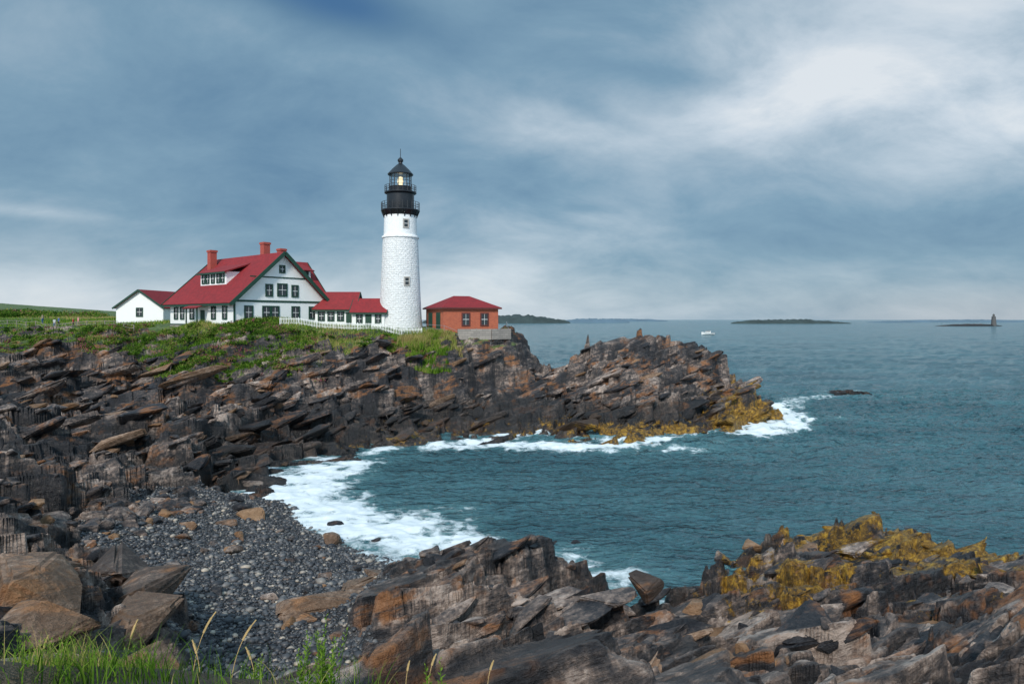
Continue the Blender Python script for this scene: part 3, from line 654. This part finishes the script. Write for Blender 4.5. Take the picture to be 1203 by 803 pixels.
fence('metal_railing',[(-12,95.6),(-7,95.6),(-3,96.8),(-.4,98.9),(-1.2,104)],1.05,1.8,M['metal'],False,(.5,1.),.05,.04)
b=B()
for (x1,y1),(x2,y2) in (((-7.6,95.6),(-3.0,96.7)),((-3.0,96.75),(-.3,99.1))):
    n=5
    for k in range(n):
        xa,ya=x1+(x2-x1)*k/n,y1+(y2-y1)*k/n;xb,yb=x1+(x2-x1)*(k+1)/n,y1+(y2-y1)*(k+1)/n
        b.beam((xa,ya,11.9),(xb,yb,11.9),.5,1.5)
b.obj('stone_retaining_wall',M['stone'])
# ------------------------------------------------------------------ vegetation
def leafmat(name,stops):
    m,t=newmat(name);c=t.ramp(t.attr('tone'),stops)
    d=t.n('ShaderNodeBsdfDiffuse');t.l(c,d.inputs[0]);tl=t.n('ShaderNodeBsdfTranslucent');t.l(c,tl.inputs[0])
    mx=t.n('ShaderNodeMixShader');mx.inputs[0].default_value=.3;t.l(d.outputs[0],mx.inputs[1]);t.l(tl.outputs[0],mx.inputs[2])
    o=t.n('ShaderNodeOutputMaterial');t.l(mx.outputs[0],o.inputs[0]);return m
def leaves(name,clumps,mat,per=120,leaf=.13):
    cl=np.array(clumps);n=len(cl);N=n*per
    k=np.repeat(np.arange(n),per);v=rng.normal(size=(N,3));v/=np.linalg.norm(v,axis=1)[:,None]
    rad=rng.random(N)**.45;lump=.75+.5*fbm(v[:,0]*2+k*3.1,v[:,1]*2+v[:,2]*2,33,2)
    v[:,2]=np.abs(v[:,2])*1.0-.1
    P=cl[k,:3]+v*cl[k,3:6]*(rad*lump)[:,None]
    a=rng.normal(size=(N,3));a/=np.linalg.norm(a,axis=1)[:,None];c2=np.cross(a,rng.normal(size=(N,3)));c2/=np.linalg.norm(c2,axis=1)[:,None]
    L=leaf*rng.uniform(.6,1.4,N)[:,None]
    Q=np.stack([P-a*L,P+c2*L*.45,P+a*L,P-c2*L*.45],1).reshape(-1,3)
    tone=np.clip(cl[k,6]+rng.normal(0,.13,N)+ .1*v[:,2],0,1)
    return mk(name,Q,np.arange(N*4),4,[mat],dict(tone=np.repeat(tone,4)))
m_sh=leafmat('shrub_leaves',[(0,(.012,.03,.008)),(.3,(.035,.085,.012)),(.55,(.08,.17,.022)),(.75,(.18,.26,.04)),(.9,(.25,.20,.08)),(1,(.26,.08,.11))])
cand=rng.uniform([-100,64],[-6,112],(14500,2));bh,_,vg,_=fields(cand[:,0],cand[:,1]);g=ground(cand[:,0],cand[:,1]);nn=fbm(cand[:,0]*.18,cand[:,1]*.18,140,3)
n2_=rng.normal(0,1,len(cand))
cl=[]
for (x,y),h,v,gz,q,rr in zip(cand,bh,vg,g,nn,n2_):
    if v<.3: continue
    if x>-54 and y>91.5+(x+54)*.08*(x<-30)-(2.0 if -42<x<-33 else 0): continue
    if x>-31 and y>87.8+(x+31)*.35: continue
    if x>-70 and y>103: continue
    if y>104 and random.random()<.6: continue
    if h<11.8 and q<.42: continue
    s=random.uniform(.3,.8)*(.75 if h<11.8 else 1.0)*(1.5 if random.random()<.12 else 1.)
    if x>-22: s*=.65
    if y>100:s*=.7
    cl.append((x,y,gz-.05,s*1.3,s*1.2,s*(.95 if x<-25 else .7),np.clip(.08+.8*q+rr*.16,0,.9) if random.random()>.05 else .95))
random.shuffle(cl)
print('clumps',len(cl))
leaves('coastal_shrubs',cl[:3800],m_sh,85,.13)
def blades(name,pts,hmin,hmax,w,mat,lean=.35,seg=3,tonerange=(.2,.9),patch=0.):
    N=len(pts);h=rng.uniform(hmin,hmax,N);a=rng.uniform(0,6.28,N);ln=h*rng.uniform(.1,1,N)*lean;f=rng.uniform(0,6.28,N)
    if patch: h=h*(.4+1.3*fbm(pts[:,0]*patch,pts[:,1]*patch,301,3))
    V=[]
    for i in range(seg+1):
        q=i/seg;off=ln*q*q;ww=w*(1-q*.92)*.5
        cx=pts[:,0]+np.cos(a)*off;cy=pts[:,1]+np.sin(a)*off;cz=pts[:,2]+h*q*(1-.15*q)
        V.append(np.stack([cx-np.cos(f)*ww,cy-np.sin(f)*ww,cz],-1));V.append(np.stack([cx+np.cos(f)*ww,cy+np.sin(f)*ww,cz],-1))
    V=np.stack(V,1);k=V.shape[1];Fi=[]
    for i in range(seg): Fi.append(np.array([2*i,2*i+1,2*i+3,2*i+2]))
    Fi=(np.stack(Fi)[None]+(np.arange(N)*k)[:,None,None]).ravel()
    tn=rng.uniform(*tonerange,N)
    if patch: tn=np.clip(tn+(fbm(pts[:,0]*patch*.7,pts[:,1]*patch*.7,303,3)-.5)*1.5,0,1)
    return mk(name,V.reshape(-1,3),Fi,4,[mat],dict(tone=np.repeat(tn,k)))
m_gr=leafmat('grass_blades',[(0,(.035,.08,.012)),(.4,(.10,.21,.022)),(.7,(.20,.31,.04)),(1,(.42,.34,.14))])
p=rng.uniform([-17,84],[-6,95.0],(15000,2));k=np.hypot((p[:,0]+11.5)/4.6,(p[:,1]-91)/4.2)+ (fbm(p[:,0]*.6,p[:,1]*.6,8,3)-.5)*1.2
p=p[k<.95];g=ground(p[:,0],p[:,1]);ok=g>6.5
blades('slope_grass',np.c_[p[ok],g[ok]],.4,.9,.10,m_gr,.6,2,(.4,.9),.5)
p=rng.uniform([-58,76],[-8,96],(46000,2));vg=fields(p[:,0],p[:,1])[2];p=p[vg>.35];g=ground(p[:,0],p[:,1])
blades('clifftop_grass',np.c_[p,g],.2,.6,.08,m_gr,.6,2,(.2,.9),.3)
p=rng.uniform([-125,95],[-54,165],(36000,2));g=ground(p[:,0],p[:,1])
blades('field_grass',np.c_[p,g],.15,.5,.12,m_gr,.6,2,(.3,1.),.12)
cl=[]
for i in range(280):
    y=random.uniform(142,170);x=-y*random.uniform(.60,.78)
    if random.random()<.6: x=-y*random.uniform(.70,.80)
    s=random.uniform(.8,1.9);cl.append((x,y,s,random.random()))
g=ground([c[0] for c in cl],[c[1] for c in cl])
leaves('distant_thicket',[(x,y,gz-.1,s*1.5,s*1.4,s,.15+r*.75) for (x,y,s,r),gz in zip(cl,g)],m_sh,150,.22)
# foreground grass on the ledge under the lookout
p=rng.uniform([-8.5,5.0],[-1.2,9.4],(60000,2));q=fbm(p[:,0]*.9,p[:,1]*.9,61,3)
den=np.clip(.10+.9*(-p[:,0]-2.8)/4,.05,.75)*(.12+.88*sstep(.42,.60,q))
p=p[rng.random(len(p))<den*.75];g=ground(p[:,0],p[:,1])
blades('foreground_grass',np.c_[p,g-.02],.10,.40,.013,m_gr,.9,4,(.15,.95),1.4)
def weed(name,x,y,h,n=7):
    g=float(ground(x,y)[0]);V=[];T=[]
    for s in range(n):
        ax=random.uniform(0,6.28);ln=random.uniform(.05,.28)*h;hh=h*random.uniform(.6,1.);bx,by=x+random.uniform(-.12,.12),y+random.uniform(-.08,.08)
        m=int(hh/.022)
        for i in range(m):
            q=(i+1)/m;px=bx+math.cos(ax)*ln*q*q;py=by+math.sin(ax)*ln*q*q;pz=g+hh*q
            a=i*2.4;Ls=(.10*(1-q*.6));up=.4+.5*q
            d=Vector((math.cos(a),math.sin(a),up)).normalized();sd=Vector((-math.sin(a),math.cos(a),0))*Ls*.2
            P=Vector((px,py,pz));V+=[P,P+d*Ls*.5+sd,P+d*Ls,P+d*Ls*.5-sd];T+=[.35+.35*q+random.uniform(-.1,.1)]*4
        P=Vector((bx,by,g));Q=Vector((bx+math.cos(ax)*ln,by+math.sin(ax)*ln,g+hh));V+=[P-Vector((.005,0,0)),P+Vector((.005,0,0)),Q+Vector((.002,0,0)),Q-Vector((.002,0,0))];T+=[.3]*4
    return mk(name,[tuple(v) for v in V],np.arange(len(V)),4,[m_gr],dict(tone=T))
for x,y,h,n in ((-2.15,7.9,.90,10),(-2.35,7.95,.68,7),(-3.0,8.0,.45,6),(-5.4,7.9,.55,8),(-4.3,7.8,.5,6),(-.9,8.0,.4,4),(-5.9,8.6,.65,7),(-5.0,7.6,.6,7),(-4.8,8.2,.5,6),(-5.7,8.0,.7,8)): weed('goldenrod_weed',x,y,h,n)
m_dry=simple('dry_grass_stalk',(.50,.36,.16),.8,.2,8)
b=B()
for x,y,h,lx in ((-3.75,8,1.1,.28),(-3.3,8,1.05,.30),(-4.6,8.1,1.0,.16),(-3.6,7.9,.7,-.1),(-1.0,8.1,.6,.1),(-3.0,8.0,.65,-.12),(-1.25,8.0,.5,.05),(-.3,8.2,.5,.08),(-5.6,8.1,.7,.1)):
    g=float(ground(x,y)[0]);pp=[Vector((x+lx*q*q,y,g+h*q*(1-.12*q*q))) for q in [i/10 for i in range(11)]]
    for i in range(10):
        w=.007 if i<7 else (.022 if i<9 else .013)
        b.beam(pp[i],pp[i+1],w,w)
b.obj('dry_grass_stalks',m_dry)
# ------------------------------------------------------------------ distant land
m_is=simple('distant_island_hazed_green',(.035,.055,.055),.9,.3,.02)  # island green with a bluish distance-haze cast in the base colour
m_far=simple('far_coast_haze_tint',(.10,.16,.21),.9,.15,.01)  # pale blue base colour stands in for aerial haze
def island(name,x0,x1,y,dep,h,mat,seed,n=160,trees=1.):
    xs=np.linspace(x0,x1,n);V=[];rows=[-1,-.6,0,.6,1];q=(xs-x0)/(x1-x0)
    env=np.clip(np.sin(np.pi*q),0,1)**.45*(.55+.6*fbm(q*3,q*0,seed,2))
    rough=(vnoise(q*70,q*0,seed+5)-.5)*.22*trees+(vnoise(q*25,q*0,seed+6)-.5)*.2*trees
    for r in rows:
        V.append(np.stack([xs,y+dep*r*np.sin(np.pi*np.clip(q,.02,.98)),np.where(abs(r)==1,-1,h*(env+rough*env)*(1-abs(r)*.45))],-1))
    return mk(name,np.stack(V).reshape(-1,3),gridfaces(5,n),4,[mat])
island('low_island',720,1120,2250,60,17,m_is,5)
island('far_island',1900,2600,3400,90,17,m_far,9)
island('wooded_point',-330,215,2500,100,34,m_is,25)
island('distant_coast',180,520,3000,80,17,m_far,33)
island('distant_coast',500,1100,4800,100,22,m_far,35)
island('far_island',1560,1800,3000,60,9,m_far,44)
island('reef',880,1020,1420,12,4.5,m_bould,41,80)
T=empty('distant_lighthouse',(1002,1420,0))
lathe('tower',[(5.2,-1),(5.0,2),(3.6,19),(3.9,19.3),(3.9,20),(2,20),(2,23.5),(2.3,23.6),(0,26)],simple('grey_granite_tower',(.10,.10,.10),.8),T,24)
bx=B();bx.beam((-22,0,3.4),(-8,0,3.4),2,.5)
for i in range(6): bx.beam((-22+i*3,0,-1),(-22+i*3,0,3.4),.5,.5)
bx.obj('pier',M['black'],T)
# ------------------------------------------------------------------ boat
BT=empty('motor_boat',(178,620,.35),math.radians(188))
V=[];secs=[(-6,.9,1.5,1.3),(-3,1.0,1.75,1.35),(0,1.0,1.8,1.5),(3,.8,1.5,1.8),(5,.35,.8,2.15),(6.2,.03,.06,2.4)]
for x,wb,wt,zt in secs: V+=[(x,-wt,zt),(x,-wb,.1),(x,0,-.3),(x,wb,.1),(x,wt,zt)]
b=B();b.v=V
for i in range(5):
    for k in range(4): b.f.append((i*5+k,i*5+k+1,(i+1)*5+k+1,(i+1)*5+k))
    b.f.append((i*5+4,i*5,(i+1)*5,(i+1)*5+4))
b.f.append((4,3,2,1,0));b.obj('hull',M['white'],BT)
b=B();b.prism([(-2.2,1.3),(2.6,1.6),(1.6,3.3),(-2.0,3.3)],'y',-1.2,1.2);b.obj('cabin',M['white'],BT)
b=B();b.prism([(-1.7,2.3),(2.25,2.3),(1.75,3.0),(-1.6,3.0)],'y',-1.23,1.23);b.obj('cabin_windows',M['glass'],BT)
b=B();b.box(-2.4,1.9,-1.35,1.35,3.31,3.45);b.beam((-1,0,3.45),(-1,0,5.4),.08,.08);b.beam((-5.9,-1.4,2.0),(-2.5,-1.4,2.0),.06,.06);b.box(-6.6,-6.05,-.3,.3,.2,1.9);b.obj('roof_mast_and_outboard',M['metal'],BT)
# ------------------------------------------------------------------ people
skin=simple('skin',(.5,.3,.2),.6,.05)
def person(x,y,rz,h,shirt,pants,hair,stride=.12,arm=.15):
    bm=bmesh.new();L=bm.verts.layers.skin.verify();s=h/1.75
    def v(p,r):
        q=bm.verts.new(Vector(p)*s);q[L].radius=(r*s,r*s);return q
    def chain(a,pts):
        for p,r in pts:
            q=v(p,r);bm.edges.new((a,q));a=q
        return a
    pel=v((0,0,.95),.15);pel[L].use_root=True
    ch=chain(pel,[((0,0,1.12),.135),((0,.0,1.32),.15),((0,0,1.42),.11)])
    chain(ch,[((0,0,1.50),.06),((0,.01,1.56),.075),((0,.015,1.64),.1),((0,.01,1.71),.075)])
    for sg in(-1,1):
        chain(pel,[((sg*.1,0,.88),.1),((sg*.11,sg*stride*.5+.02,.5),.065),((sg*.11,sg*stride-.03,.09),.042),((sg*.12,sg*stride+.1,.04),.038)])
        w=chain(ch,[((sg*.17,0,1.40),.065),((sg*.23,-sg*arm*.3,1.13),.045),((sg*.24,-sg*arm+.06,.89),.03),((sg*.24,-sg*arm+.08,.82),.034)])
        for k in range(4): chain(w,[((sg*.245,-sg*arm+.055+.018*k,.75-.012*(k in(1,2))),.009),((sg*.235,-sg*arm+.06+.018*k,.71-.012*(k in(1,2))),.008)])
        chain(w,[((sg*.225,-sg*arm+.125,.79),.011),((sg*.22,-sg*arm+.14,.76),.009)])
    me=bpy.data.meshes.new('t');bm.to_mesh(me);bm.free();ob=bpy.data.objects.new('t',me);scene.collection.objects.link(ob)
    ob.modifiers.new('s','SKIN');m2=ob.modifiers.new('b','SUBSURF');m2.levels=1;m2.render_levels=1
    dg=bpy.context.evaluated_depsgraph_get();me2=bpy.data.meshes.new_from_object(ob.evaluated_get(dg));bpy.data.objects.remove(ob)
    me2.name='person';me2.materials.clear()
    for m in (skin,shirt,pants,hair,M['black']): me2.materials.append(m)
    for p in me2.polygons:
        c=p.center/s;p.use_smooth=True
        i=1
        if c.z>1.49: i=3 if (c.z>1.66 or c.y<-.02) else 0
        elif c.z<.1: i=4
        elif c.z<.96 and abs(c.x)<.19: i=2
        elif abs(c.x)>.19 and c.z<1.12: i=0
        p.material_index=i
    g=float(ground(x,y)[0]);o=bpy.data.objects.new('person',me2);scene.collection.objects.link(o);o.location=(x,y,g);o.rotation_euler=(0,0,rz)
cols=[simple('cloth_%d'%i,c,.8,.1,5) for i,c in enumerate([(.5,.05,.05),(.6,.6,.6),(.05,.12,.3),(.03,.03,.04),(.35,.3,.2),(.7,.3,.3)])]
hr=[simple('hair_dark',(.03,.02,.015)),simple('hair_fair',(.3,.2,.1))]
for i,(u,dd_,rz) in enumerate([(64,112,.4),(69,112.8,-.5),(86,110,1.9),(92,110.4,2.4),(50,118,1.2)]):
    person(dd_*(u-601.5)/F,dd_,rz,1.62+.04*(i%4),cols[[1,2,0,5,4][i]],cols[[2,3,3,4,2][i]],hr[i%2],.16 if i%2 else .06,.1)
# ------------------------------------------------------------------ sky
w=bpy.data.worlds.new('World');scene.world=w;w.use_nodes=True;t=NT(w.node_tree)
sd=Vector((-.18,-.72,.58)).normalized()
sky=t.n('ShaderNodeTexSky',sky_type='NISHITA');sky.sun_disc=False;sky.sun_elevation=math.asin(sd.z);sky.sun_rotation=math.atan2(sd.x,sd.y)
g=t.n('ShaderNodeTexCoord').outputs['Generated'];s=t.n('ShaderNodeSeparateXYZ');t.l(g,s.inputs[0]);dx_,dy_,dz_=s.outputs
dzc=t.m('MAXIMUM',dz_,0.)
den=t.m('ADD',dzc,.42);cb=t.n('ShaderNodeCombineXYZ');t.l(t.m('DIVIDE',dx_,den),cb.inputs[0]);t.l(t.m('DIVIDE',dy_,den),cb.inputs[1])
P=cb.outputs[0]
n1=t.noise(t.mapv(P,(0,0,.35),(1.,1.1,1)),1.1,5,.5,.35)
n2=t.noise(t.mapv(P,(0,0,-.5),(1.1,1.5,1)),2.6,7,.62,.3)
def blob(px,py,sx,sy,rot=0.):
    az=math.atan2((px-601.5)/F,1);el=math.atan2((375-py)/F*math.cos(az),1)
    A=t.m('SUBTRACT',t.m('ARCTAN2',dx_,dy_),az);E=t.m('SUBTRACT',t.m('ARCSINE',dz_),el)
    a2=t.m('ADD',t.m('MULTIPLY',A,math.cos(rot)/sx),t.m('MULTIPLY',E,math.sin(rot)/sx));e2=t.m('ADD',t.m('MULTIPLY',A,-math.sin(rot)/sy),t.m('MULTIPLY',E,math.cos(rot)/sy))
    r=t.m('ADD',t.m('MULTIPLY',a2,a2),t.m('MULTIPLY',e2,e2));return t.m('POWER',2.718,t.m('MULTIPLY',r,-1.))
br=t.m('ADD',t.m('ADD',t.m('MULTIPLY',n1,.36),t.m('MULTIPLY',n2,.40)),.138)
def add(v,k,*a):
    return t.m('ADD',v,t.m('MULTIPLY',t.m('MULTIPLY',blob(*a),t.m('ADD',.1,t.m('MULTIPLY',n2,1.9))),k))
br=add(br,.22,930,120,.13,.05,.1);br=add(br,.23,1080,30,.32,.12,0);br=add(br,.20,1190,130,.16,.10,0)
br=add(br,-.25,390,0,.16,.04,-.15);br=add(br,.12,640,150,.13,.035,-.1);br=add(br,.15,620,300,.16,.05,.1)
br=add(br,-.05,1000,280,.3,.05,0);br=add(br,-.05,200,150,.3,.10,0);br=add(br,.12,20,247,.09,.008,-.02);br=add(br,-.10,790,90,.12,.02,-.2)
br=add(br,-.08,690,245,.05,.008,0);br=add(br,-.06,690,130,.06,.012,-.3)
hz=t.m('POWER',t.mr(dzc,.13,0.),1.5)
br=t.m('ADD',br,t.m('MULTIPLY',hz,t.m('ADD',.11,t.m('MULTIPLY',t.mr(dx_,.35,-.2),.20))))
col=t.ramp(br,[(.24,(.045,.14,.31)),(.38,(.12,.24,.37)),(.50,(.205,.345,.465)),(.64,(.38,.50,.60)),(.80,(.60,.69,.77)),(.95,(.78,.83,.87))])
warm=t.m('MULTIPLY',t.mr(dzc,.06,0.),t.mr(dx_,.3,.6));col=t.mix(t.m('MULTIPLY',warm,.4),col,(.50,.51,.54))
boost=t.m('ADD',1.0,t.m('ADD',t.m('MULTIPLY',t.mr(dy_,.35,-.3),.7),t.m('MULTIPLY',t.mr(dz_,.5,.95),.8)))  # added fill: unseen sky behind the camera and overhead made brighter
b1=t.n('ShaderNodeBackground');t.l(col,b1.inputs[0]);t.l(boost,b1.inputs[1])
b2=t.n('ShaderNodeBackground');t.l(sky.outputs[0],b2.inputs[0]);b2.inputs[1].default_value=.10
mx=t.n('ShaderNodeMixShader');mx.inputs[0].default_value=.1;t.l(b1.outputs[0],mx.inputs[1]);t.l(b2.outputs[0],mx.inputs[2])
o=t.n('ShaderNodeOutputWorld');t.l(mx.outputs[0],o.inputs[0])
sl_=bpy.data.lights.new('sun','SUN');sl_.energy=3.2;sl_.angle=math.radians(7);sl_.color=(1,.94,.86)
so=bpy.data.objects.new('sun',sl_);scene.collection.objects.link(so);so.rotation_euler=(-sd).to_track_quat('-Z','Y').to_euler()
# ------------------------------------------------------------------ camera
cd=bpy.data.cameras.new('camera');cam=bpy.data.objects.new('camera',cd);scene.collection.objects.link(cam)
cam.location=(0,0,EYE);cam.rotation_euler=(math.radians(90),0,0);cd.sensor_width=36;cd.lens=36*F/1203;cd.shift_y=-26.5/1203;cd.clip_start=.1;cd.clip_end=60000
scene.camera=cam
